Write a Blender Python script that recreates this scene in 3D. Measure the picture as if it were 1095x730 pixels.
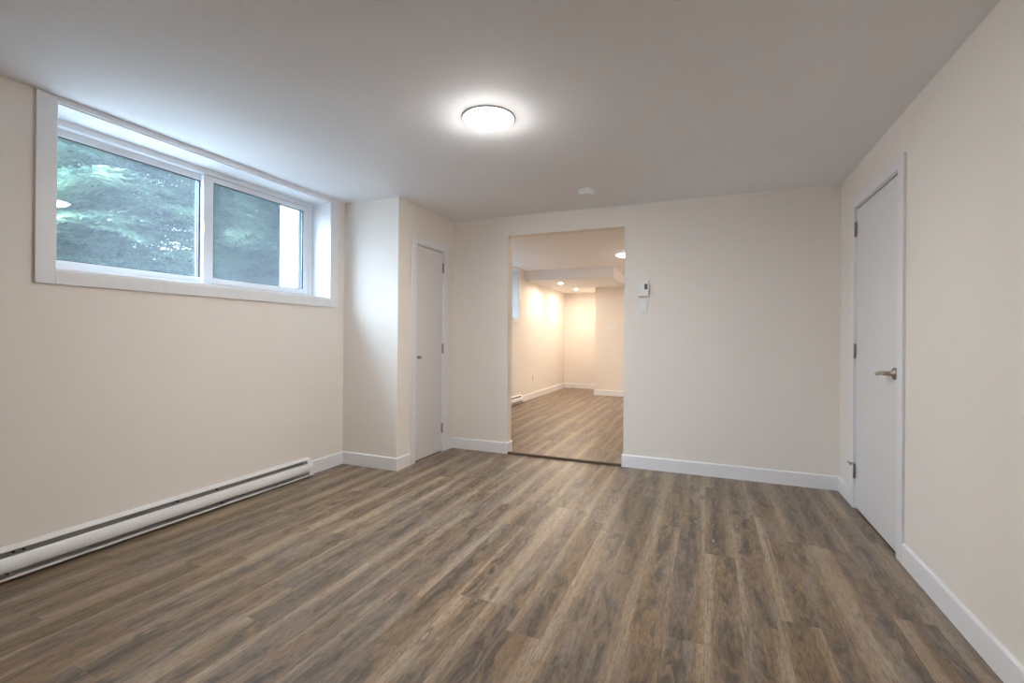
import bpy, bmesh, math, random
from mathutils import Vector, Matrix
import numpy as np

scene = bpy.context.scene
for o in list(bpy.data.objects):
    bpy.data.objects.remove(o)
C = scene.collection

# ------------------------------------------------------------------ camera
FPX, YAW, PITCH, ROLL, CY, CAMZ = 502.934, 0.3928, 0.0029, 0.0081, 359.0, 1.1527
cam_data = bpy.data.cameras.new('camera')
cam_data.sensor_width = 36.0
cam_data.lens = FPX / 1095 * 36.0
cam_data.shift_y = (CY - 365) / 1095
cam_data.clip_start = 0.02
cam = bpy.data.objects.new('camera', cam_data)
C.objects.link(cam)
_f = Vector((-math.sin(YAW), math.cos(YAW), 0)); _r = Vector((math.cos(YAW), math.sin(YAW), 0)); _u = Vector((0, 0, 1))
_f2 = _f * math.cos(PITCH) + _u * math.sin(PITCH); _u2 = _u * math.cos(PITCH) - _f * math.sin(PITCH)
_r3 = _r * math.cos(ROLL) + _u2 * math.sin(ROLL); _u3 = _u2 * math.cos(ROLL) - _r * math.sin(ROLL)
m = Matrix((_r3, _u3, -_f2)).transposed().to_4x4()
m.translation = Vector((0, 0, CAMZ))
cam.matrix_world = m
scene.camera = cam

# ------------------------------------------------------------------ light and exposure
SKY_STRENGTH = 6.5
SKY_GLOW = 52.0
SUN_ENERGY = 4.0
LAMP = 285.0          # flush ceiling lights
SPOT = 1050.0
LAMP_FAR = 90.0         # warm recessed lights of the far room
EXPOSURE = 0.21

vs = scene.view_settings
vs.view_transform = 'Standard'; vs.look = 'None'; vs.gamma = 1.0; vs.use_curve_mapping = False
vs.exposure = EXPOSURE
scene.cycles.use_denoising = True
scene.cycles.max_bounces = 16
scene.cycles.diffuse_bounces = 10
scene.cycles.transparent_max_bounces = 24

world = bpy.data.worlds.new('sky'); scene.world = world
world.use_nodes = True
bg = world.node_tree.nodes['Background']
bg.inputs['Color'].default_value = (0.62, 0.81, 1.0, 1)
# bright hazy sky, brightest around the veiled sun
_n, _l = world.node_tree.nodes, world.node_tree.links
_tc = _n.new('ShaderNodeTexCoord')
_dot = _n.new('ShaderNodeVectorMath'); _dot.operation = 'DOT_PRODUCT'
_dot.inputs[1].default_value = Vector((-.47, -.56, .68)).normalized()
_l.new(_tc.outputs['Generated'], _dot.inputs[0])
_mx = _n.new('ShaderNodeMath'); _mx.operation = 'MAXIMUM'; _mx.inputs[1].default_value = 0; _l.new(_dot.outputs['Value'], _mx.inputs[0])
_pw = _n.new('ShaderNodeMath'); _pw.operation = 'POWER'; _pw.inputs[1].default_value = 7; _l.new(_mx.outputs[0], _pw.inputs[0])
_ma = _n.new('ShaderNodeMath'); _ma.operation = 'MULTIPLY_ADD'
_ma.inputs[1].default_value = SKY_GLOW; _ma.inputs[2].default_value = SKY_STRENGTH
_l.new(_pw.outputs[0], _ma.inputs[0]); _l.new(_ma.outputs[0], bg.inputs['Strength'])

sd = bpy.data.lights.new('sun', 'SUN'); sd.energy = SUN_ENERGY; sd.angle = 0.01; sd.color = (1, .95, .86)
sun = bpy.data.objects.new('sun', sd); C.objects.link(sun)
sun.rotation_euler = Vector((0.02, 0.80, -0.75)).to_track_quat('-Z', 'Y').to_euler()

def portal(y0, y1, z0, z1):
    d = bpy.data.lights.new('window_portal', 'AREA'); d.shape = 'RECTANGLE'
    d.size = z1 - z0; d.size_y = y1 - y0
    d.cycles.is_portal = True
    o = bpy.data.objects.new('window_portal', d); C.objects.link(o)
    o.location = (-3.352, (y0 + y1) / 2, (z0 + z1) / 2)
    o.rotation_euler = (0, math.radians(-90), 0)
portal(1.30, 3.186, 1.47, 2.326)
portal(5.736, 7.622, 1.47, 2.326)

# ------------------------------------------------------------------ room measures
H = 2.35
XL, XR, YB, XC, YF = -3.0416, 0.9464, 4.292, -2.4523, 3.354
XO = -3.36            # outer face of the foundation wall
YFRONT = -1.30
WT = 0.11             # partition thickness
OX0, OX1, OZ = -1.826, -0.688, 2.157     # opening into the far room
YFAR, YSTUB, XSTUB = 10.51, 9.44, -2.09
BKY, BKX, BKZ = 7.95, -1.46, 2.175       # bulkhead

# ------------------------------------------------------------------ materials
def new_mat(name):
    mt = bpy.data.materials.new(name); mt.use_nodes = True
    nt = mt.node_tree
    return mt, nt, nt.nodes, nt.links, nt.nodes['Principled BSDF']

def paint(name, col, rough=0.5, bump=0.0, scale=120.0, metallic=0.0, vary=0.02, spec=0.5):
    mt, nt, N, L, P = new_mat(name)
    geo = N.new('ShaderNodeTexCoord')
    noise = N.new('ShaderNodeTexNoise'); noise.inputs['Scale'].default_value = 1.7; noise.inputs['Detail'].default_value = 3
    L.new(geo.outputs['Object'], noise.inputs['Vector'])
    ramp = N.new('ShaderNodeValToRGB')
    lo = tuple(c * (1 - vary) for c in col); hi = tuple(min(1, c * (1 + vary)) for c in col)
    ramp.color_ramp.elements[0].color = (*lo, 1); ramp.color_ramp.elements[1].color = (*hi, 1)
    L.new(noise.outputs['Fac'], ramp.inputs['Fac'])
    L.new(ramp.outputs['Color'], P.inputs['Base Color'])
    P.inputs['Roughness'].default_value = rough; P.inputs['Metallic'].default_value = metallic
    P.inputs['Specular IOR Level'].default_value = spec
    if bump:
        n2 = N.new('ShaderNodeTexNoise'); n2.inputs['Scale'].default_value = scale; n2.inputs['Detail'].default_value = 2
        L.new(geo.outputs['Object'], n2.inputs['Vector'])
        b = N.new('ShaderNodeBump'); b.inputs['Strength'].default_value = bump; b.inputs['Distance'].default_value = 0.002
        L.new(n2.outputs['Fac'], b.inputs['Height']); L.new(b.outputs['Normal'], P.inputs['Normal'])
    return mt

def emit(name, col, strength, panel=False):
    mt = bpy.data.materials.new(name); mt.use_nodes = True
    N, L = mt.node_tree.nodes, mt.node_tree.links
    N.remove(N['Principled BSDF'])
    e = N.new('ShaderNodeEmission'); e.inputs['Color'].default_value = (*col, 1); e.inputs['Strength'].default_value = strength
    if panel:      # the light panel sits behind the face of the diffuser: its turned-up edge glows less
        g = N.new('ShaderNodeNewGeometry'); sp_ = N.new('ShaderNodeSeparateXYZ'); L.new(g.outputs['Normal'], sp_.inputs[0])
        mr = N.new('ShaderNodeMapRange'); mr.inputs['From Min'].default_value = .84; mr.inputs['From Max'].default_value = .97
        mr.inputs['To Min'].default_value = strength * .10; mr.inputs['To Max'].default_value = strength
        ab = N.new('ShaderNodeMath'); ab.operation = 'ABSOLUTE'; L.new(sp_.outputs['Z'], ab.inputs[0])
        L.new(ab.outputs[0], mr.inputs['Value']); L.new(mr.outputs[0], e.inputs['Strength'])
    L.new(e.outputs[0], N['Material Output'].inputs['Surface'])
    return mt

M = {}
M['wall'] = paint('cream_wall_paint', (0.83, 0.782, 0.730), 0.6, 0.12, 180, spec=0.3)
M['ceiling'] = paint('flat_ceiling_paint', (0.86, 0.86, 0.88), 0.8, 0.1, 140, spec=0.2)
M['trim'] = paint('white_trim_paint', (0.83, 0.83, 0.85), 0.35)
M['casing'] = paint('white_casing_paint', (0.80, 0.80, 0.82), 0.4)
M['door'] = paint('white_door_paint', (0.76, 0.755, 0.765), 0.4)
M['closetdoor'] = paint('pale_closet_door_paint', (0.74, 0.71, 0.71), 0.45)
M['vinyl'] = paint('white_vinyl', (0.80, 0.82, 0.85), 0.3)
M['screenframe'] = paint('grey_screen_frame', (0.10, 0.11, 0.12), 0.4)
M['gasket'] = paint('dark_rubber_gasket', (0.03, 0.035, 0.04), 0.5)
M['heater'] = paint('white_enamel', (0.80, 0.80, 0.80), 0.35)
M['fins'] = paint('grey_steel_fins', (0.34, 0.33, 0.32), 0.5, metallic=0.0)
M['black'] = paint('black_metal', (0.015, 0.015, 0.015), 0.5)
M['nickel'] = paint('satin_nickel', (0.42, 0.36, 0.29), 0.32, metallic=0.9)
M['darknickel'] = paint('aged_nickel', (0.36, 0.33, 0.30), 0.4, metallic=0.8)
M['plastic'] = paint('white_plastic', (0.80, 0.80, 0.79), 0.35)
M['lcd'] = paint('grey_screen', (0.13, 0.14, 0.13), 0.2)
M['rimmetal'] = paint('grey_lamp_rim', (0.55, 0.56, 0.57), 0.4)
M['lamp'] = emit('lamp_diffuser_glow', (1.0, 0.985, 0.96), LAMP, True)
M['lampfar'] = emit('far_lamp_diffuser_glow', (1.0, 0.985, 0.96), LAMP_FAR, True)
M['spot'] = emit('warm_bulb_glow', (1.0, 0.84, 0.67), SPOT)
M['concrete'] = paint('pale_concrete', (0.40, 0.40, 0.385), 0.8, 0.3, 30, vary=0.12)
M['siding'] = paint('white_exterior_paint', (0.42, 0.42, 0.42), 0.5)
M['bark'] = paint('brown_bark', (0.055, 0.04, 0.03), 0.9, 0.8, 25, vary=0.3)

def glass_mat(name, haze, tint):
    mt = bpy.data.materials.new(name); mt.use_nodes = True
    N, L = mt.node_tree.nodes, mt.node_tree.links
    N.remove(N['Principled BSDF'])
    t = N.new('ShaderNodeBsdfTransparent'); t.inputs['Color'].default_value = (*tint, 1)
    d = N.new('ShaderNodeBsdfTranslucent'); d.inputs['Color'].default_value = (.8, .9, 1, 1)
    d2 = N.new('ShaderNodeBsdfDiffuse'); d2.inputs['Color'].default_value = (.7, .75, .8, 1)
    dm = N.new('ShaderNodeMixShader'); dm.inputs[0].default_value = 0.4
    L.new(d.outputs[0], dm.inputs[1]); L.new(d2.outputs[0], dm.inputs[2])
    g = N.new('ShaderNodeBsdfGlossy'); g.inputs['Roughness'].default_value = 0.01
    # Schlick reflectance of a thin pane, the same from both sides
    ge = N.new('ShaderNodeNewGeometry')
    dt = N.new('ShaderNodeVectorMath'); dt.operation = 'DOT_PRODUCT'
    L.new(ge.outputs['Normal'], dt.inputs[0]); L.new(ge.outputs['Incoming'], dt.inputs[1])
    def mth(op, a, b=None, c=None):
        n = N.new('ShaderNodeMath'); n.operation = op
        for i, v in enumerate((a, b, c)):
            if v is None: continue
            if isinstance(v, (int, float)): n.inputs[i].default_value = v
            else: L.new(v, n.inputs[i])
        return n
    ab = mth('ABSOLUTE', dt.outputs['Value'])
    fr = mth('MULTIPLY_ADD', mth('POWER', mth('SUBTRACT', 1.0, ab.outputs[0]).outputs[0], 5.0).outputs[0], .96, .04)
    m1 = N.new('ShaderNodeMixShader'); m1.inputs[0].default_value = haze
    m2 = N.new('ShaderNodeMixShader')
    L.new(t.outputs[0], m1.inputs[1]); L.new(dm.outputs[0], m1.inputs[2])
    L.new(fr.outputs[0], m2.inputs[0]); L.new(m1.outputs[0], m2.inputs[1]); L.new(g.outputs[0], m2.inputs[2])
    L.new(m2.outputs[0], N['Material Output'].inputs['Surface'])
    return mt
M['glass'] = glass_mat('window_glass', 0.042, (.97, .99, 1.0))

def screen_mat():
    mt = bpy.data.materials.new('grey_insect_mesh'); mt.use_nodes = True
    N, L = mt.node_tree.nodes, mt.node_tree.links
    N.remove(N['Principled BSDF'])
    t = N.new('ShaderNodeBsdfTransparent')
    d = N.new('ShaderNodeBsdfDiffuse'); d.inputs['Color'].default_value = (.22, .25, .28, 1)
    mx = N.new('ShaderNodeMixShader'); mx.inputs[0].default_value = 0.33
    L.new(t.outputs[0], mx.inputs[1]); L.new(d.outputs[0], mx.inputs[2])
    L.new(mx.outputs[0], N['Material Output'].inputs['Surface'])
    return mt
M['screen'] = screen_mat()

def foliage_mat(name, a, b):
    mt, nt, N, L, P = new_mat(name)
    geo = N.new('ShaderNodeNewGeometry')
    noise = N.new('ShaderNodeTexNoise'); noise.inputs['Scale'].default_value = 3.0
    L.new(geo.outputs['Position'], noise.inputs['Vector'])
    ramp = N.new('ShaderNodeValToRGB')
    ramp.color_ramp.elements[0].position = .35; ramp.color_ramp.elements[1].position = .65
    ramp.color_ramp.elements[0].color = (*a, 1); ramp.color_ramp.elements[1].color = (*b, 1)
    L.new(noise.outputs['Fac'], ramp.inputs['Fac'])
    L.new(ramp.outputs['Color'], P.inputs['Base Color'])
    P.inputs['Roughness'].default_value = .45
    tr = N.new('ShaderNodeBsdfTranslucent'); L.new(ramp.outputs['Color'], tr.inputs['Color'])
    mx = N.new('ShaderNodeMixShader'); mx.inputs[0].default_value = .25
    L.new(P.outputs[0], mx.inputs[1]); L.new(tr.outputs[0], mx.inputs[2])
    L.new(mx.outputs[0], N['Material Output'].inputs['Surface'])
    return mt
M['needles'] = foliage_mat('conifer_needles', (.055, .105, .085), (.22, .31, .20))
M['darkneedles'] = foliage_mat('dark_conifer_needles', (.03, .052, .05), (.06, .09, .085))

def floor_mat():
    mt, nt, N, L, P = new_mat('grey_brown_vinyl_planks')
    W, LEN, PH = 0.1445, 1.22, -0.58
    geo = N.new('ShaderNodeNewGeometry')
    sep = N.new('ShaderNodeSeparateXYZ'); L.new(geo.outputs['Position'], sep.inputs[0])
    def math_(op, a, b=None, c=None):
        n = N.new('ShaderNodeMath'); n.operation = op
        for i, v in enumerate((a, b, c)):
            if v is None: continue
            if isinstance(v, (int, float)): n.inputs[i].default_value = v
            else: L.new(v, n.inputs[i])
        return n.outputs[0]
    def wn(vec):
        n = N.new('ShaderNodeTexWhiteNoise'); n.noise_dimensions = '3D'; L.new(vec, n.inputs['Vector']); return n
    def comb(x, y, z=0.0):
        n = N.new('ShaderNodeCombineXYZ')
        for i, v in enumerate((x, y, z)):
            if isinstance(v, (int, float)): n.inputs[i].default_value = v
            else: L.new(v, n.inputs[i])
        return n.outputs[0]
    def noise(vec, scale, detail=4, rough=.55, dist=0.0):
        n = N.new('ShaderNodeTexNoise'); n.inputs['Scale'].default_value = scale; n.inputs['Detail'].default_value = detail
        n.inputs['Roughness'].default_value = rough; n.inputs['Distortion'].default_value = dist
        L.new(vec, n.inputs['Vector']); return n.outputs['Fac']
    def ramp(fac, stops):
        n = N.new('ShaderNodeValToRGB'); cr = n.color_ramp
        while len(cr.elements) < len(stops): cr.elements.new(.5)
        for e, (p, c) in zip(cr.elements, stops):
            e.position = p; e.color = (*c, 1) if len(c) == 3 else c
        L.new(fac, n.inputs['Fac']); return n.outputs['Color']
    def mix(fac, a, b, mode='MIX'):
        n = N.new('ShaderNodeMix'); n.data_type = 'RGBA'; n.blend_type = mode
        for s, v in ((0, fac), (6, a), (7, b)):
            if isinstance(v, (int, float)): n.inputs[s].default_value = v
            elif isinstance(v, tuple): n.inputs[s].default_value = v
            else: L.new(v, n.inputs[s])
        return n.outputs[2]
    xs = math_('DIVIDE', math_('SUBTRACT', sep.outputs['X'], PH), W)
    row = math_('FLOOR', xs); fx = math_('FRACT', xs)
    off = wn(comb(row, 3.7)).outputs['Value']
    ys = math_('ADD', math_('DIVIDE', sep.outputs['Y'], LEN), math_('MULTIPLY', off, 5.0))
    col = math_('FLOOR', ys); fy = math_('FRACT', ys)
    rnd = wn(comb(row, col, 1.3)); r1 = rnd.outputs['Value']
    rs = N.new('ShaderNodeSeparateColor'); L.new(rnd.outputs['Color'], rs.inputs[0])
    # plank-local coordinates, each plank shifted elsewhere in the noise
    px = math_('ADD', math_('MULTIPLY', fx, W), math_('MULTIPLY', rs.outputs[0], 37.0))
    py = math_('ADD', sep.outputs['Y'], math_('MULTIPLY', rs.outputs[1], 53.0))
    def mr(v, a, b, lo=0.0, hi=1.0, smooth=True):
        n = N.new('ShaderNodeMapRange'); n.interpolation_type = 'SMOOTHSTEP' if smooth else 'LINEAR'
        n.inputs['From Min'].default_value = a; n.inputs['From Max'].default_value = b
        n.inputs['To Min'].default_value = lo; n.inputs['To Max'].default_value = hi
        L.new(v, n.inputs['Value']); return n.outputs[0]
    sc_ = lambda v, k: math_('MULTIPLY', v, k)
    grain = noise(comb(sc_(px, 230.0), sc_(py, 11.0), 2.0), 1.0, 5, .7, .4)
    fleck = noise(comb(sc_(px, 80.0), sc_(py, 20.0), 7.0), 1.0, 5, .75, .8)
    streak = noise(comb(sc_(px, 34.0), sc_(py, 1.5), 5.0), 1.0, 5, .62, .4)
    cloud = noise(comb(sc_(px, 15.0), sc_(py, 3.4), 9.0), 1.0, 7, .72, 1.3)
    hue = noise(comb(sc_(px, 6.0), sc_(py, .9), 13.0), 1.0, 3, .5)
    wob = noise(comb(sc_(px, 5.0), sc_(py, 1.7), 21.0), 1.0, 4, .6)
    # heartwood in the middle of a board, paler sapwood along its edges
    cen = math_('ADD', .5, sc_(math_('SUBTRACT', rs.outputs[2], .5), .55))
    edge = math_('ADD', sc_(math_('ABSOLUTE', math_('SUBTRACT', fx, cen)), 2.0), sc_(math_('SUBTRACT', wob, .5), 1.5))
    edge = math_('ADD', edge, sc_(math_('SUBTRACT', streak, .5), 1.9))
    base = mix(mr(hue, .40, .60), (.215, .145, .084, 1), (.195, .145, .106, 1))
    base = mix(mr(edge, .50, 1.35, 0, .62), base, (.395, .300, .208, 1))
    heart = math_('MULTIPLY', mr(edge, .95, .10), mr(cloud, .42, .60))
    base = mix(sc_(heart, .90), base, (.076, .056, .042, 1))
    grey = mr(noise(comb(sc_(px, 9.0), sc_(py, 1.3), 31.0), 1.0, 4, .6, .5), .52, .68)
    base = mix(sc_(grey, .34), base, (.31, .285, .255, 1))
    base = mix(1.0, base, mr(r1, 0, 1, .86, 1.14, False), 'MULTIPLY')
    base = mix(.9, base, ramp(grain, [(.30, (.60, .60, .60)), (.52, (1.0, 1.0, 1.0)), (.72, (1.28, 1.26, 1.22))]), 'MULTIPLY')
    base = mix(.8, base, ramp(fleck, [(.30, (.50, .49, .48)), (.48, (1.0, 1.0, 1.0)), (.70, (1.32, 1.31, 1.28))]), 'MULTIPLY')
    # a few knots: dark ring with a pale scratchy heart
    vor = N.new('ShaderNodeTexVoronoi'); vor.inputs['Scale'].default_value = 1.0
    L.new(comb(sc_(px, 7.0), sc_(py, 2.2), 4.0), vor.inputs['Vector'])
    kd = math_('ADD', vor.outputs['Distance'], sc_(math_('SUBTRACT', fleck, .5), .30))
    base = mix(mr(kd, .20, .06, 0, .60), base, (.060, .050, .044, 1))
    base = mix(mr(kd, .07, .01, 0, .65), base, (.46, .41, .36, 1))
    # seams
    ex = math_('MULTIPLY', math_('MINIMUM', fx, math_('SUBTRACT', 1.0, fx)), W)
    ey = math_('MULTIPLY', math_('MINIMUM', fy, math_('SUBTRACT', 1.0, fy)), LEN)
    e = math_('MINIMUM', ex, ey)
    sm = N.new('ShaderNodeMapRange'); sm.inputs['From Min'].default_value = .0004; sm.inputs['From Max'].default_value = .0018
    sm.inputs['To Min'].default_value = .70; sm.inputs['To Max'].default_value = 1.0
    L.new(e, sm.inputs['Value'])
    base = mix(1.0, base, sm.outputs[0], 'MULTIPLY')
    L.new(base, P.inputs['Base Color'])
    rr = N.new('ShaderNodeMapRange'); rr.inputs['To Min'].default_value = .28; rr.inputs['To Max'].default_value = .42
    L.new(grain, rr.inputs['Value']); L.new(rr.outputs[0], P.inputs['Roughness'])
    b = N.new('ShaderNodeBump'); b.inputs['Strength'].default_value = .25; b.inputs['Distance'].default_value = .001
    hgt = math_('ADD', math_('MULTIPLY', grain, .5), sm.outputs[0]); L.new(hgt, b.inputs['Height'])
    L.new(b.outputs['Normal'], P.inputs['Normal'])
    return mt
M['floor'] = floor_mat()
def wood_strip():
    mt, nt, N, L, P = new_mat('brown_threshold_wood')
    tc = N.new('ShaderNodeTexCoord'); mp = N.new('ShaderNodeMapping'); mp.inputs['Scale'].default_value = (3, 60, 60)
    n = N.new('ShaderNodeTexNoise'); n.inputs['Scale'].default_value = 2
    L.new(tc.outputs['Object'], mp.inputs[0]); L.new(mp.outputs[0], n.inputs['Vector'])
    r = N.new('ShaderNodeValToRGB'); r.color_ramp.elements[0].color = (.05, .034, .024, 1); r.color_ramp.elements[1].color = (.11, .075, .05, 1)
    L.new(n.outputs['Fac'], r.inputs['Fac']); L.new(r.outputs[0], P.inputs['Base Color']); P.inputs['Roughness'].default_value = .4
    return mt
M['strip'] = wood_strip()

# ------------------------------------------------------------------ mesh helpers
class MB:
    """collects shapes, in world coordinates, for ONE mesh"""
    def __init__(self): self.bm = bmesh.new()
    def box(self, x0, x1, y0, y1, z0, z1, bevel=0.0):
        g = bmesh.ops.create_cube(self.bm, size=1.0)
        vs_ = g['verts']
        bmesh.ops.scale(self.bm, verts=vs_, vec=(abs(x1 - x0), abs(y1 - y0), abs(z1 - z0)))
        bmesh.ops.translate(self.bm, verts=vs_, vec=((x0 + x1) / 2, (y0 + y1) / 2, (z0 + z1) / 2))
        if bevel:
            ed = list({e for v in vs_ for e in v.link_edges})
            bmesh.ops.bevel(self.bm, geom=ed, offset=bevel, segments=2, affect='EDGES', profile=.5)
        return self
    def prism(self, pts, axis, a0, a1):
        """closed 2D outline extruded along axis: 'x' pts=(y,z), 'y' pts=(x,z), 'z' pts=(x,y)"""
        def P(p, a):
            return {'x': (a, p[0], p[1]), 'y': (p[0], a, p[1]), 'z': (p[0], p[1], a)}[axis]
        A = [self.bm.verts.new(P(p, a0)) for p in pts]; B = [self.bm.verts.new(P(p, a1)) for p in pts]
        n = len(pts)
        self.bm.faces.new(A); self.bm.faces.new(B[::-1])
        for i in range(n):
            j = (i + 1) % n
            self.bm.faces.new((A[j], A[i], B[i], B[j]))
        return self
    def lathe(self, prof, centre, axis, n=32):
        """profile of (radius, distance along axis) revolved about axis through centre"""
        ax = Vector(axis).normalized(); t = ax.orthogonal().normalized(); s = ax.cross(t); c = Vector(centre)
        rings = []
        for r, d in prof:
            if r < 1e-6: rings.append([self.bm.verts.new(c + ax * d)])
            else: rings.append([self.bm.verts.new(c + ax * d + (t * math.cos(2 * math.pi * k / n) + s * math.sin(2 * math.pi * k / n)) * r) for k in range(n)])
        for a, b in zip(rings, rings[1:]):
            for k in range(n):
                l = (k + 1) % n
                if len(a) == 1 and len(b) == 1: continue
                if len(a) == 1: f = (a[0], b[k], b[l])
                elif len(b) == 1: f = (a[k], b[0], a[l])
                else: f = (a[k], b[k], b[l], a[l])
                fc = self.bm.faces.new(f); fc.smooth = True
        for ring in (rings[0], rings[-1]):
            if len(ring) > 2: self.bm.faces.new(ring)
        return self
    def tube(self, pts, radii, n=14, flat=1.0):
        pts = [Vector(p) for p in pts]
        rings = []
        for i, p in enumerate(pts):
            d = (pts[min(i + 1, len(pts) - 1)] - pts[max(i - 1, 0)]).normalized()
            s = d.cross(Vector((0, 0, 1)))
            s = s.normalized() if s.length > 1e-4 else Vector((1, 0, 0))
            u = s.cross(d)
            r = radii[i] if isinstance(radii, (list, tuple)) else radii
            rings.append([self.bm.verts.new(p + (s * math.cos(2 * math.pi * k / n) * flat + u * math.sin(2 * math.pi * k / n)) * r) for k in range(n)])
        for a, b in zip(rings, rings[1:]):
            for k in range(n):
                l = (k + 1) % n
                self.bm.faces.new((a[k], a[l], b[l], b[k])).smooth = True
        self.bm.faces.new(rings[0][::-1]); self.bm.faces.new(rings[-1])
        return self
    def build(self, name, mat, parent=None, label=None, origin=None):
        bmesh.ops.recalc_face_normals(self.bm, faces=self.bm.faces)
        me = bpy.data.meshes.new(name)
        o = bpy.data.objects.new(name, me); C.objects.link(o)
        root = parent
        while root is not None and root.parent is not None: root = root.parent
        org = Vector(root.location) if root is not None else Vector(origin or (0, 0, 0))
        bmesh.ops.translate(self.bm, verts=self.bm.verts, vec=-org)
        self.bm.to_mesh(me); self.bm.free()
        me.materials.append(mat)
        if parent is not None: o.parent = parent
        else: o.location = org
        if label: o['label'] = label
        return o

def tag(o, label, cat, kind=None, group=None):
    o['label'] = label; o['category'] = cat
    if kind: o['kind'] = kind
    if group: o['group'] = group
    return o
def empty(name, loc, label, cat, kind=None, group=None):
    o = bpy.data.objects.new(name, None); C.objects.link(o); o.location = loc; o.empty_display_size = .1
    return tag(o, label, cat, kind, group)
def copy_tree(o, loc=None, parent=None):
    c = o.copy(); C.objects.link(c)
    if parent is not None: c.parent = parent
    for ch in [k for k in bpy.data.objects if k.parent is o]: copy_tree(ch, None, c)
    if loc is not None: c.location = loc
    return c
S = 'structure'

# ------------------------------------------------------------------ the shell
tag(MB().box(XO, XR + .25, YFRONT - .12, YFAR + .15, -.10, 0).build('floor', M['floor']),
    'grey brown wood plank floor running through both rooms', 'floor', S)
tag(MB().box(XO, XR + .25, YFRONT - .12, YFAR + .15, H, H + .12).build('ceiling', M['ceiling']),
    'flat white ceiling over both rooms', 'ceiling', S)
# window openings
WY0, WY1, WZ0, WZ1 = 1.302, 3.184, 1.470, 2.324
W2 = 7.62 - WY1        # shift of the second window along the wall
w = MB()
ys = [YFRONT - .12, WY0, WY1, WY0 + W2, WY1 + W2, YFAR + .15]
for i in range(5):
    if i % 2 == 0: w.box(XO, XL, ys[i], ys[i + 1], 0, H)
    else:
        w.box(XO, XL, ys[i], ys[i + 1], 0, WZ0); w.box(XO, XL, ys[i], ys[i + 1], WZ1, H)
tag(w.build('wall_left', M['wall']), 'long cream outer wall with the high basement window', 'wall', S)
# right wall with door opening
DY0, DY1, DZ = 3.093, 3.893, 2.063
w = MB()
w.box(XR, XR + .12, YFRONT - .12, DY0, 0, H).box(XR, XR + .12, DY1, YB + WT, 0, H).box(XR, XR + .12, DY0, DY1, DZ, H)
w.box(XR + .12, XR + .15, YFRONT - .12, YB + WT, 0, H)
tag(w.build('wall_right', M['wall']), 'cream wall with the white lever-handled door', 'wall', S)
w = MB()
w.box(XL, OX0, YB, YB + WT, 0, H).box(OX1, XR + .15, YB, YB + WT, 0, H).box(OX0, OX1, YB, YB + WT, OZ, H)
tag(w.build('wall_back', M['wall']), 'cream partition wall with the wide opening into the far room', 'wall', S)
tag(MB().box(XL, XR, YFRONT - .12, YFRONT, 0, H).build('wall_front', M['wall']), 'plain cream wall closing the near room behind the viewer', 'wall', S)
# closet
CY0, CY1, CZ = 3.617, 4.100, 2.002
w = MB()
w.box(XL, XC, YF, YF + .10, 0, H).box(XC - .10, XC, YF + .10, CY0, 0, H).box(XC - .10, XC, CY1, YB, 0, H).box(XC - .10, XC, CY0, CY1, CZ, H)
tag(w.build('wall_closet', M['wall']), 'cream closet box built out into the room beside the window', 'wall', S)
# far room
tag(MB().box(XL, XSTUB + .02, YFAR, YFAR + .12, 0, H).build('wall_far', M['wall']), 'cream end wall of the far room under the recessed lights', 'wall', S)
tag(MB().box(XSTUB, XR + .15, YSTUB, YFAR + .12, 0, H).build('wall_alcove', M['wall']), 'cream wall block jutting out beside the far alcove', 'wall', S)
tag(MB().box(XR + .03, XR + .15, YB + WT, YSTUB, 0, H).build('wall_far_right', M['wall']), 'plain cream side wall of the far room', 'wall', S)
tag(MB().box(XL, BKX, BKY, YSTUB, BKZ, H).box(XL, XSTUB, YSTUB, YFAR, BKZ, H).build('ceiling_bulkhead', M['ceiling']),
    'boxed-in lowered ceiling over the far alcove', 'ceiling', S)

# baseboards
BH, BT = .110, .013
def bprof(h=BH, t=BT): return [(0, 0), (t, 0), (t, h - .008), (t - .004, h - .002), (.003, h), (0, h)]
def base_x(mb, x, sgn, y0, y1):     # board on a wall of constant x, facing sgn
    return mb.prism([(x + sgn * p, z) for p, z in bprof()], 'y', y0, y1)
def base_y(mb, y, sgn, x0, x1):
    return mb.prism([(y + sgn * p, z) for p, z in bprof()], 'x', x0, x1)
HE = 2.955    # end of the heater
tag(base_x(MB(), XL, 1, HE + .006, YF).build('baseboard_left', M['trim']), 'short white baseboard between the long heater and the closet box', 'baseboard', S)
b = MB(); base_y(b, YF, -1, XL + BT, XC + BT); base_x(b, XC, 1, YF, CY0 - .078); base_x(b, XC, 1, CY1 + .078, YB - BT)
tag(b.build('baseboard_closet', M['trim']), 'white baseboard wrapping the closet box', 'baseboard', S)
b = MB(); base_y(b, YB, -1, XC, OX0 + BT); base_x(b, OX0, 1, YB, YB + WT)
tag(b.build('baseboard_back', M['trim']), 'white baseboard between the closet and the opening', 'baseboard', S)
b = MB(); base_y(b, YB, -1, OX1 - BT, XR - BT); base_x(b, OX1, -1, YB, YB + WT)
tag(b.build('baseboard_back.001', M['trim']), 'white baseboard under the thermostat wall', 'baseboard', S)
b = MB(); base_x(b, XR, -1, YFRONT, DY0 - .078); base_x(b, XR, -1, DY1 + .078, YB)
tag(b.build('baseboard_right', M['trim']), 'white baseboard along the wall of the lever-handled door', 'baseboard', S)
HE2 = 7.73
b = MB(); base_x(b, XL, 1, HE2 + .006, YFAR); base_y(b, YFAR, -1, XL + BT, XSTUB)
tag(b.build('baseboard_far', M['trim']), 'white baseboard around the far alcove', 'baseboard', S)
b = MB(); base_y(b, YSTUB, -1, XSTUB - BT, XR + .03); base_x(b, XSTUB, -1, YSTUB, YFAR - BT)
tag(b.build('baseboard_alcove', M['trim']), 'white baseboard at the foot of the jutting far wall', 'baseboard', S)
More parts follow.
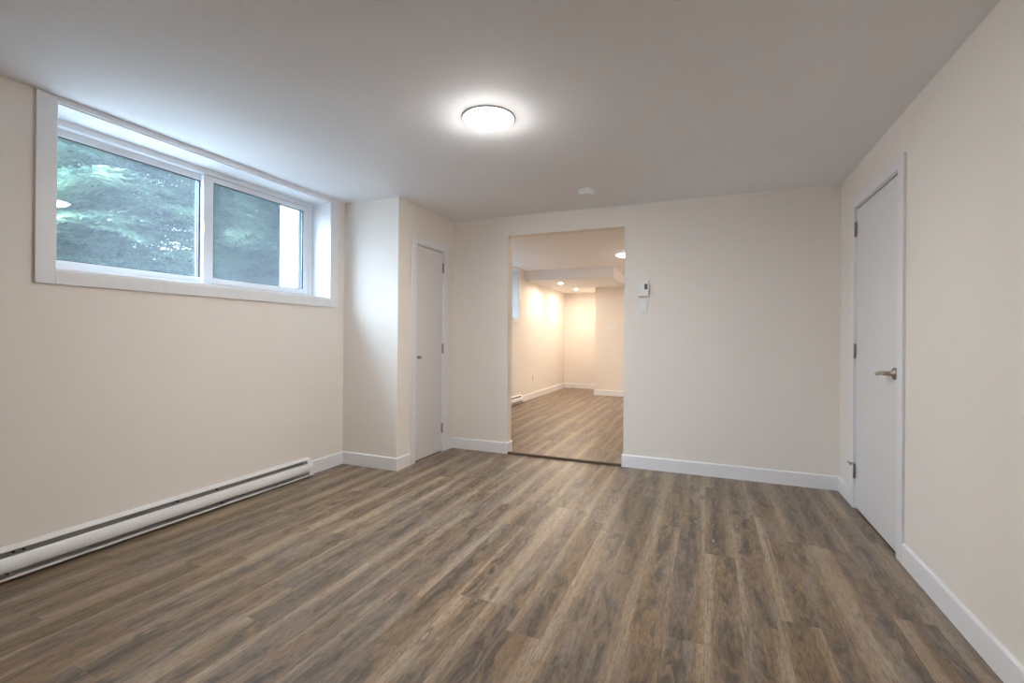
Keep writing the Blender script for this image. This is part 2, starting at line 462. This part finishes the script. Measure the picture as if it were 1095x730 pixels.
# threshold
tag(MB().prism([(YB - .012, 0), (YB - .011, .012), (YB - .002, .019), (YB + .026, .019), (YB + .040, .010), (YB + .044, 0)], 'x', OX0 + BT, OX1 - BT).build('trim_1', M['strip']),
    'dark brown threshold strip across the opening', 'threshold', S)

# ------------------------------------------------------------------ windows
def make_window():
    r = empty('window_1', (XL, (WY0 + WY1) / 2, WZ0), 'wide white sliding basement window with trees behind it', 'window', S)
    # casing on the room face
    cx0, cx1 = XL, XL + .015
    c = MB()
    c.box(cx0, cx1, WY0 - .077, WY0 + .003, WZ0 - .068, H - .001, .002)
    c.box(cx0, cx1, WY1 - .015, WY1 + .078, WZ0 - .068, H - .001, .002)
    c.box(cx0, cx1, WY0 + .003, WY1 - .015, WZ0 - .068, WZ0 + .002, .002)
    c.box(cx0, cx1, WY0 + .003, WY1 - .015, WZ1 - .004, H - .001, .002)
    c.build('casing', M['casing'], r)
    # liner boards of the deep recess
    fx = -3.245
    l = MB()
    l.box(fx - .06, XL + .002, WY0 - .001, WY0 + .010, WZ0, WZ1); l.box(fx - .06, XL + .002, WY1 - .010, WY1 + .001, WZ0, WZ1)
    l.box(fx - .06, XL + .002, WY0 + .01, WY1 - .01, WZ1 - .010, WZ1 + .001)
    l.build('reveal', M['casing'], r)
    MB().box(fx - .06, XL + .004, WY0 + .01, WY1 - .01, WZ0 - .001, WZ0 + .014, .002).build('sill', M['casing'], r)
    # vinyl frame
    gy0, gy1, gm0, gm1, gz0, gz1 = 1.385, 3.088, 2.197, 2.275, 1.556, 2.237
    y0, y1, z0, z1 = WY0 + .01, WY1 - .01, WZ0 + .014, WZ1 - .01
    f = MB()
    ft = .038
    f.box(fx - .085, fx + .004, y0, y0 + ft, z0, z1, .003); f.box(fx - .085, fx + .004, y1 - ft, y1, z0, z1, .003)
    f.box(fx - .085, fx + .004, y0 + ft, y1 - ft, z0, z0 + .028, .003); f.box(fx - .085, fx + .004, y0 + ft, y1 - ft, z1 - ft, z1, .003)
    f.box(fx - .042, fx - .038, y0 + ft, y1 - ft, z0 + .028, z0 + .038); f.box(fx - .042, fx - .038, y0 + ft, y1 - ft, z1 - ft - .010, z1 - ft)
    f.build('frame', M['vinyl'], r)
    def sash(x0, x1, a0, a1, g0, g1, seal_shade_w):
        s = MB()
        zz0, zz1 = z0 + .03, z1 - ft - .002
        s.box(x0, x1, a0, g0, zz0, zz1, .004); s.box(x0, x1, g1, a1, zz0, zz1, .004)
        s.box(x0, x1, g0, g1, zz0, gz0, .004); s.box(x0, x1, g0, g1, gz1, zz1, .004)
        so = s.build('sash', M['vinyl'], r)
        xm = (x0 + x1) / 2
        gk = MB()      # dark glazing gasket just inside the sash; widened, it paints the shaded sash gap
        t = .006
        gk.box(xm - .004, x1 - .008, g0, g0 + t, gz0, gz1).box(xm - .004, x1 - .008, g1 - seal_shade_w, g1, gz0, gz1)
        gk.box(xm - .004, x1 - .008, g0 + t, g1 - t, gz0, gz0 + t * .6).box(xm - .004, x1 - .008, g0 + t, g1 - t, gz1 - t, gz1)
        gk.build('gasket', M['gasket'], so)
        MB().box(xm - .002, xm + .002, g0 + .001, g1 - .001, gz0 + .001, gz1 - .001).build('pane', M['glass'], so)
        return so
    sash(fx - .076, fx - .044, y0 + ft - .004, gm1 - .01, gy0, gm0 + .030, .026)
    s2 = sash(fx - .036, fx - .004, gm0 + .005, y1 - ft + .004, gm1, gy1, .006)
    # latch on the meeting stile
    MB().box(fx - .006, fx + .010, gm0 + .002, gm0 + .020, 1.865, 1.925, .004).box(fx + .008, fx + .020, gm0 - .004, gm0 + .012, 1.875, 1.912, .003).build('latch', M['vinyl'], s2)
    # insect screen on the outside of the sliding half
    sc = MB()
    sy0, sy1 = gm0 + .01, y1 - ft
    for a in ((sy0, sy0 + .018, z0 + .03, z1 - ft), (sy1 - .018, sy1, z0 + .03, z1 - ft), (sy0 + .018, sy1 - .018, z0 + .03, z0 + .045), (sy0 + .018, sy1 - .018, z1 - ft - .015, z1 - ft)):
        sc.box(fx - .098, fx - .087, *a)
    so = sc.build('screen_frame', M['screenframe'], r)
    MB().box(fx - .0930, fx - .0922, sy0 + .018, sy1 - .018, z0 + .045, z1 - ft - .015).build('insect_screen', M['screen'], so)
    # painted outer return
    e = MB()
    e.box(XO - .225, XO - .001, WY1 - .055, WY1 - .020, 1.34, WZ1 + .12, .004); e.box(XO - .225, XO - .001, WY0 + .020, WY0 + .055, 1.34, WZ1 + .12, .004)
    e.build('outer_side_board', M['siding'], r)
    MB().box(XO - .04, fx - .086, WY0 + .056, WY1 - .056, WZ0 + .001, WZ0 + .02).build('outer_sill', M['siding'], r)
    return r
win = make_window()
win2 = copy_tree(win, Vector(win.location) + Vector((0, W2, 0)))
win2.name = 'window_2'
win2['label'] = 'white window partly seen at the edge of the far room opening'

# ------------------------------------------------------------------ doors
def hinge(parent, x, sgn, y, z, mat=None):
    h = MB()
    h.tube([(x + sgn * .006, y, z - .044), (x + sgn * .006, y, z + .044)], .0065, 10)
    h.box(x - .001, x + sgn * .003, y - .016, y + .016, z - .042, z + .042)
    h.tube([(x + sgn * .006, y, z + .044), (x + sgn * .006, y, z + .052)], [.008, .004], 10)
    h.tube([(x + sgn * .006, y, z - .052), (x + sgn * .006, y, z - .044)], [.004, .008], 10)
    return h.build('hinge', M['darknickel'], parent)

def door(name, x, sgn, y0, y1, top, cw, ct, label, slabmat, gap, depth):
    """door in a wall whose face is at x; sgn points into the room"""
    r = empty(name, (x, (y0 + y1) / 2, 0), label, 'door', S)
    c = MB()
    t = .014
    c.box(x, x + sgn * t, y0 - cw, y0, 0, top + ct, .0025); c.box(x, x + sgn * t, y1, y1 + cw, 0, top + ct, .0025)
    c.box(x, x + sgn * t, y0, y1, top, top + ct, .0025)
    c.build('casing', M['casing'], r)
    j = MB()
    j.box(x - sgn * .10, x + sgn * .001, y0 - .001, y0 + .006, 0, top); j.box(x - sgn * .10, x + sgn * .001, y1 - .006, y1 + .001, 0, top)
    j.box(x - sgn * .10, x + sgn * .001, y0, y1, top - .006, top + .001)
    j.build('jamb', M['casing'], r)
    MB().box(x - sgn * (depth + .035), x - sgn * depth, y0 + .008, y1 - .008, .012, top - gap, .002).build('panel', slabmat, r)
    return r
d1 = door('door_1', XR, -1, DY0, DY1, DZ, .076, .062, 'white flush door with a lever handle', M['door'], .016, .001)
for z in (1.912, 1.077, .256): hinge(d1, XR - .002, -1, DY1 - .006, z)
# hinge-pin door stop on the lowest hinge
st = MB(); hx, hy, hz = XR - .010, DY1 - .006, .306
st.tube([(hx, hy, hz), (hx - .020, hy - .020, hz), (hx - .028, hy - .03, hz)], [.004, .004, .007], 10)
st.tube([(hx, hy, hz), (hx - .020, hy + .024, hz), (hx - .024, hy + .032, hz)], [.004, .004, .007], 10)
st.build('door_stop', M['darknickel'], d1)
lev = MB().lathe([(0, 0), (.033, 0), (.034, .004), (.030, .011), (.014, .013), (.012, .045), (.0125, .056), (0, .058)], (XR - .001, DY0 + .062, .972), (-1, 0, 0), 28).build('handle', M['nickel'], d1)
MB().tube([(XR - .050, DY0 + .052, .972), (XR - .052, DY0 + .075, .973), (XR - .053, DY0 + .105, .971), (XR - .053, DY0 + .145, .965), (XR - .054, DY0 + .178, .961), (XR - .053, DY0 + .186, .960)],
          [.011, .0125, .011, .0105, .011, .006], 14, .6).build('lever', M['nickel'], lev)
d2 = door('door_2', XC, 1, CY0, CY1, CZ, .076, .060, 'narrow pale closet door with a small round knob', M['closetdoor'], .012, .004)
for z in (1.840, 1.036, .240): hinge(d2, XC + .002, 1, CY1 - .006, z)
kn = MB().lathe([(0, 0), (.0155, 0), (.016, .003), (.007, .005), (.006, .014), (.013, .019), (.0155, .026), (.012, .031), (0, .033)], (XC - .004, CY0 + .055, .960), (1, 0, 0), 24).build('knob', M['nickel'], d2)

# ------------------------------------------------------------------ baseboard heaters
def heater(y0, y1, label, dots=()):
    r = empty('baseboard_heater', (XL, (y0 + y1) / 2, 0), label, 'heater', None, 'electric baseboard heaters')
    X = XL + .0008
    # back plate with the sloping top hood
    MB().prism([(X, .012), (X + .003, .012), (X + .003, .143), (X + .030, .131), (X + .031, .134), (X + .004, .150), (X, .150)], 'y', y0, y1).build('back_plate', M['heater'], r)
    # bulging front cover
    pr_ = []
    for k in range(11):
        t = k / 10; z = .112 - .066 * t
        pr_.append((X + .040 + .026 * math.sin(math.pi * (.12 + .62 * t)) ** .8, z))
    inn = [(p[0] - .002, p[1]) for p in pr_[::-1]]
    MB().prism(pr_ + inn, 'y', y0 + .002, y1 - .002).build('front_cover', M['heater'], r)
    # bottom lip
    MB().prism([(X + .003, .012), (X + .066, .012), (X + .068, .024), (X + .066, .024), (X + .064, .015), (X + .003, .015)], 'y', y0, y1).build('bottom_lip', M['heater'], r)
    # element in the shade of the cover
    el = MB()
    el.box(X + .003, X + .010, y0 + .06, y1 - .06, .020, .128)
    el.box(X + .010, X + .042, y0 + .10, y1 - .10, .050, .100)
    el.build('heating_element', M['fins'], r, 'dark grey fins seen through the slots')
    # end caps
    prof = [(X + .001, .012), (X + .066, .012), (X + .066, .040), (X + .064, .070), (X + .052, .100), (X + .038, .124), (X + .028, .133), (X + .004, .148), (X + .001, .148)]
    MB().prism(prof, 'y', y1 - .045, y1 + .003).build('end_cap', M['heater'], r)
    MB().prism(prof, 'y', y0 - .003, y0 + .045).build('end_cap', M['heater'], r)
    for (yy, zz, xx) in dots:
        MB().tube([(XL + xx - .012, yy, zz), (XL + xx, yy, zz)], [.0055, .004], 10).build('clip', M['black'], r, 'small black clip')
    # feet strip reaching the floor
    MB().box(X, X + .010, y0, y1, 0, .0125).build('mounting_rail', M['heater'], r)
    return r
heater(.55, HE, 'long white electric baseboard heater under the near room window', ((1.155, .122, .036), (1.19, .122, .036), (1.125, .036, .058), (2.15, .122, .036), (2.17, .030, .060), (1.9, .122, .036)))
heater(6.2, HE2, 'white baseboard heater just inside the far room opening', ())

# ------------------------------------------------------------------ ceiling lights
def flush_light(loc, label, mat):
    r = empty('ceiling_light', loc, label, 'ceiling light', None, 'round flush ceiling lights')
    R_ = .142
    MB().lathe([(R_ - .01, .0), (R_, .0), (R_, -.005), (R_ - .002, -.006), (R_ - .01, -.006)], loc, (0, 0, 1), 64).build('rim', M['rimmetal'], r)
    prof = [(R_ - .003, -.005)]
    for k in range(1, 11):
        q = 1 - k / 10
        prof.append(((R_ - .002) * q, -.007 - .036 * (1 - q ** 2.5)))
    MB().lathe(prof, loc, (0, 0, 1), 64).build('diffuser', mat, r, 'glowing white diffuser')
    return r
lamp = flush_light((-1.112, 2.322, H), 'bright round flush light in the middle of the near ceiling', M['lamp'])
lamp2 = flush_light((-1.075, 6.82, H), 'round flush light in the far room, half hidden by the opening edge', M['lampfar'])

def pot(loc, label):
    r = empty('recessed_light', loc, label, 'recessed light', None, 'recessed lights in the lowered ceiling')
    MB().lathe([(.034, .0), (.052, .0), (.053, -.003), (.046, -.006), (.038, -.005), (.034, -.001)], loc, (0, 0, 1), 32).build('trim_ring', M['plastic'], r)
    MB().lathe([(.0, -.0022), (.036, -.0022), (.036, -.0012), (0, -.0012)], loc, (0, 0, 1), 32).build('bulb', M['spot'], r, 'glowing warm bulb face')
    return r
p1 = pot((-2.54, 8.50, BKZ), 'warm recessed light in the lowered ceiling, nearer to the opening')
p2 = copy_tree(p1, (-2.545, 9.66, BKZ))
for xx, yy in ((.0, 6.9), (.0, 8.6), (.6, 6.9), (.6, 8.6)):  # unseen lights, added to make the far room brighter and warmer
    c = copy_tree(p1, (xx, yy, H)); c['group'] = 'unseen added lights in the far room ceiling'
    c['label'] = 'unseen warm recessed light added to the far room ceiling, past the edge of the partition wall'
p2['label'] = 'warm recessed light in the lowered ceiling, nearer to the end wall'

# ------------------------------------------------------------------ small wall and ceiling fittings
sdx = (-.905, 3.76, H)
r = empty('smoke_detector', sdx, 'small round white detector on the ceiling before the opening', 'smoke detector')
MB().lathe([(0, 0), (.074, 0), (.075, -.007), (.072, -.013), (.066, -.015)], sdx, (0, 0, 1), 40).build('mounting_base', M['plastic'], r)
MB().lathe([(.066, -.012), (.065, -.030), (.056, -.038), (.036, -.042), (0, -.043)], sdx, (0, 0, 1), 40).build('cover', M['plastic'], r)

tx0, tx1, tz0, tz1 = -.563, -.474, 1.520, 1.658
r = empty('thermostat', (-.52, YB, tz0), 'white wall thermostat with a small grey screen', 'thermostat')
MB().box(tx0 + .004, tx1 - .004, YB - .010, YB - .0005, tz0 + .006, tz1 - .004, .002).build('backplate', M['plastic'], r)
body = MB().box(tx0, tx1, YB - .030, YB - .010, tz0, tz1, .005).build('body', M['plastic'], r)
MB().box(tx1 - .036, tx1 - .010, YB - .0312, YB - .0295, tz1 - .075, tz1 - .028, .0005).build('screen', M['lcd'], r, 'small dark grey screen')
MB().box(tx1 - .034, tx1 - .012, YB - .032, YB - .0295, tz0 + .022, tz0 + .034, .001).box(tx1 - .034, tx1 - .012, YB - .032, YB - .0295, tz0 + .040, tz0 + .052, .001).build('button', M['plastic'], r)

def switch_plate(x, y, z, gangs, label):
    r = empty('light_switch', (x, y, z), label, 'light switch')
    wd = .036 + .042 * (gangs - 1) * .55
    MB().box(x - wd, x + wd, y - .0065, y - .0005, z - .058, z + .058, .002).build('wall_plate', M['plastic'], r)
    for g in range(gangs):
        gx = x + (g - (gangs - 1) / 2) * .046
        rk = MB().prism([(y - .006, z - .033), (y - .0125, z - .033), (y - .0075, z + .033), (y - .006, z + .033)], 'x', gx - .0165, gx + .0165)
        rk.build('rocker', M['plastic'], r)
    return r
switch_plate(-.521, YB, 1.432, 1, 'white single light switch right below the thermostat')
switch_plate(-1.74, YSTUB, 1.36, 2, 'white double light switch on the jutting far wall')
r = empty('wall_outlet', (XL, 8.40, .385), 'white wall outlet low on the far room outer wall', 'outlet')
MB().box(XL + .0005, XL + .0065, 8.365, 8.435, .328, .442, .002).build('wall_plate', M['plastic'], r)
for zc in (.365, .405):
    so = MB().box(XL + .006, XL + .009, 8.384, 8.416, zc - .014, zc + .014, .003).build('socket', M['plastic'], r)
    MB().box(XL + .0088, XL + .0093, 8.392, 8.395, zc - .006, zc + .007).box(XL + .0088, XL + .0093, 8.405, 8.408, zc - .006, zc + .006).build('slot', M['black'], so)
# spring door stop on the far baseboard
r = empty('door_stop', (-2.83, YFAR - BT, .05), 'small spring door stop on the far end wall baseboard', 'door stop')
MB().lathe([(0, 0), (.014, 0), (.014, .006), (.006, .009), (.006, .012), (0, .012)], (-2.83, YFAR - BT - .0005, .05), (0, -1, 0), 20).build('base', M['nickel'], r)
sp = MB(); sp.tube([(-2.83, YFAR - BT - .010, .05), (-2.83, YFAR - BT - .062, .048)], .0055, 12); sp.build('spring', M['nickel'], r)
MB().lathe([(0, 0), (.009, 0), (.010, .006), (.008, .014), (0, .015)], (-2.83, YFAR - BT - .060, .048), (0, -1, 0), 16).build('tip', M['plastic'], r, 'white rubber tip')

# ------------------------------------------------------------------ outside
tag(MB().box(-30, XO, -14, 24, 1.20, 1.34).build('ground', M['concrete']), 'pale ground outside the window', 'ground', S)

rng = np.random.default_rng(5)
def bough(length, seed):
    """one flat, drooping, feathery conifer bough along +X: triangles (n,3,3)"""
    g = np.random.default_rng(seed); T = []
    n = int(length / .055)
    def axis(s): return np.array([s, .06 * length * math.sin(2.2 * s / length + seed), .16 * s - .30 * s * s / length])
    for i in range(n):
        s = length * (.10 + .90 * i / n)
        p0 = axis(s)
        tl = (.10 + .34 * length * (1 - (s / length) ** 1.6)) * g.uniform(.7, 1.15)
        if i == n - 1: tl = .14
        for sd in (-1, 1):
            ang = math.radians(g.uniform(42, 62)) * sd
            d = np.array([math.cos(ang), math.sin(ang), g.uniform(-.12, .10)])
            q = max(4, int(tl / .034))
            for k in range(q):
                t = (k + .5) / q
                c = p0 + d * tl * t + np.array([0, 0, -.28 * tl * t * t])
                nl = .075 * (1 - .45 * t) * g.uniform(.75, 1.25)
                for s2 in (-1, 1):
                    a2 = ang + s2 * math.radians(g.uniform(40, 65))
                    e = np.array([math.cos(a2), math.sin(a2), g.uniform(-.75, .35)]) * nl
                    wv = np.array([-math.sin(a2), math.cos(a2), 0]) * .017
                    T.append((c - wv, c + wv, c + e))
    return np.array(T)
TEMPL = [bough(1.0, s) for s in (1, 2, 3, 4)]
def tree_mesh(height, radius, seed, levels, per, low=.15):
    g = np.random.default_rng(seed); out = []
    for lv in range(levels):
        t = lv / (levels - 1)
        z = low + (height - low - .15) * t ** .95
        rad = radius * (1 - t) ** .55 + .12
        for b_ in range(max(4, int(per * (1 - .45 * t)))):
            tp = TEMPL[g.integers(4)]
            a = g.uniform(0, 2 * math.pi); L_ = rad * g.uniform(.72, 1.12)
            tilt = g.uniform(-.16, .14) + .25 * t
            ca, sa, ct, st_ = math.cos(a), math.sin(a), math.cos(tilt), math.sin(tilt)
            rl = g.uniform(-.35, .35); cr, sr = math.cos(rl), math.sin(rl)
            Rx = np.array([[1, 0, 0], [0, cr, -sr], [0, sr, cr]])
            Ry = np.array([[ct, 0, -st_], [0, 1, 0], [st_, 0, ct]])
            Rz = np.array([[ca, -sa, 0], [sa, ca, 0], [0, 0, 1]])
            Q = (tp * np.array([L_, max(L_, .8), max(L_, .8)])) @ (Rz @ Ry @ Rx).T
            out.append(Q + np.array([0, 0, z + g.uniform(-.07, .07)]))
    return np.concatenate(out)
def tri_mesh(name, tris, mat):
    n = len(tris)
    me = bpy.data.meshes.new(name)
    me.vertices.add(n * 3); me.vertices.foreach_set('co', tris.reshape(-1).astype(np.float32))
    me.loops.add(n * 3); me.loops.foreach_set('vertex_index', np.arange(n * 3, dtype=np.int32))
    me.polygons.add(n); me.polygons.foreach_set('loop_start', np.arange(0, n * 3, 3, dtype=np.int32))
    me.polygons.foreach_set('loop_total', np.full(n, 3, dtype=np.int32))
    me.update(calc_edges=True); me.validate(); me.materials.append(mat)
    return me
def tree(loc, height, radius, seed, label, mat, levels=20, per=13):
    r = empty('conifer_tree', loc, label, 'tree', None, 'conifers outside the windows')
    fo = bpy.data.objects.new('foliage', tri_mesh('foliage', tree_mesh(height, radius, seed, levels, per), mat)); C.objects.link(fo); fo.parent = r
    x, y, z = loc
    MB().tube([(x, y, z - .05), (x + .01, y, z + height * .3), (x - .01, y + .01, z + height * .7), (x, y, z + height)], [.11, .085, .045, .01], 14).build('trunk', M['bark'], r)
    return r
t1 = tree((-6.1, 3.2, 1.34), 3.9, 1.44, 11, 'pale green conifer filling the pane of the sliding window', M['needles'], 17, 14)
t2 = tree((-6.9, 6.3, 1.34), 4.0, 1.44, 12, 'conifer behind the screened half of the sliding window', M['needles'], 17, 14)
t3 = tree((-10.9, 4.1, 1.34), 6.6, 1.75, 13, 'dark conifer standing behind the two nearer trees', M['darkneedles'], 27, 15)
for (x, y, rz, lab) in ((-10.9, 8.3, 1.0, 'dark conifer deeper in the garden past the screened pane'),
                        (-15.2, 6.2, 3.0, 'dark conifer in the last garden row, behind the gap between the nearer ones'), (-15.2, 11.0, 4.0, 'dark conifer at the far end of the last garden row')):
    c = copy_tree(t3, (x, y, 1.34)); c.rotation_euler.z = rz; c['label'] = lab
c = copy_tree(t2, (-4.5, 6.1, 1.34)); c.rotation_euler.z = 2.0; c.scale = (.45, .45, .95); c['label'] = 'unseen slim conifer added close outside the window of the far room to shade it'  # unseen tree, added to block daylight at the far room window
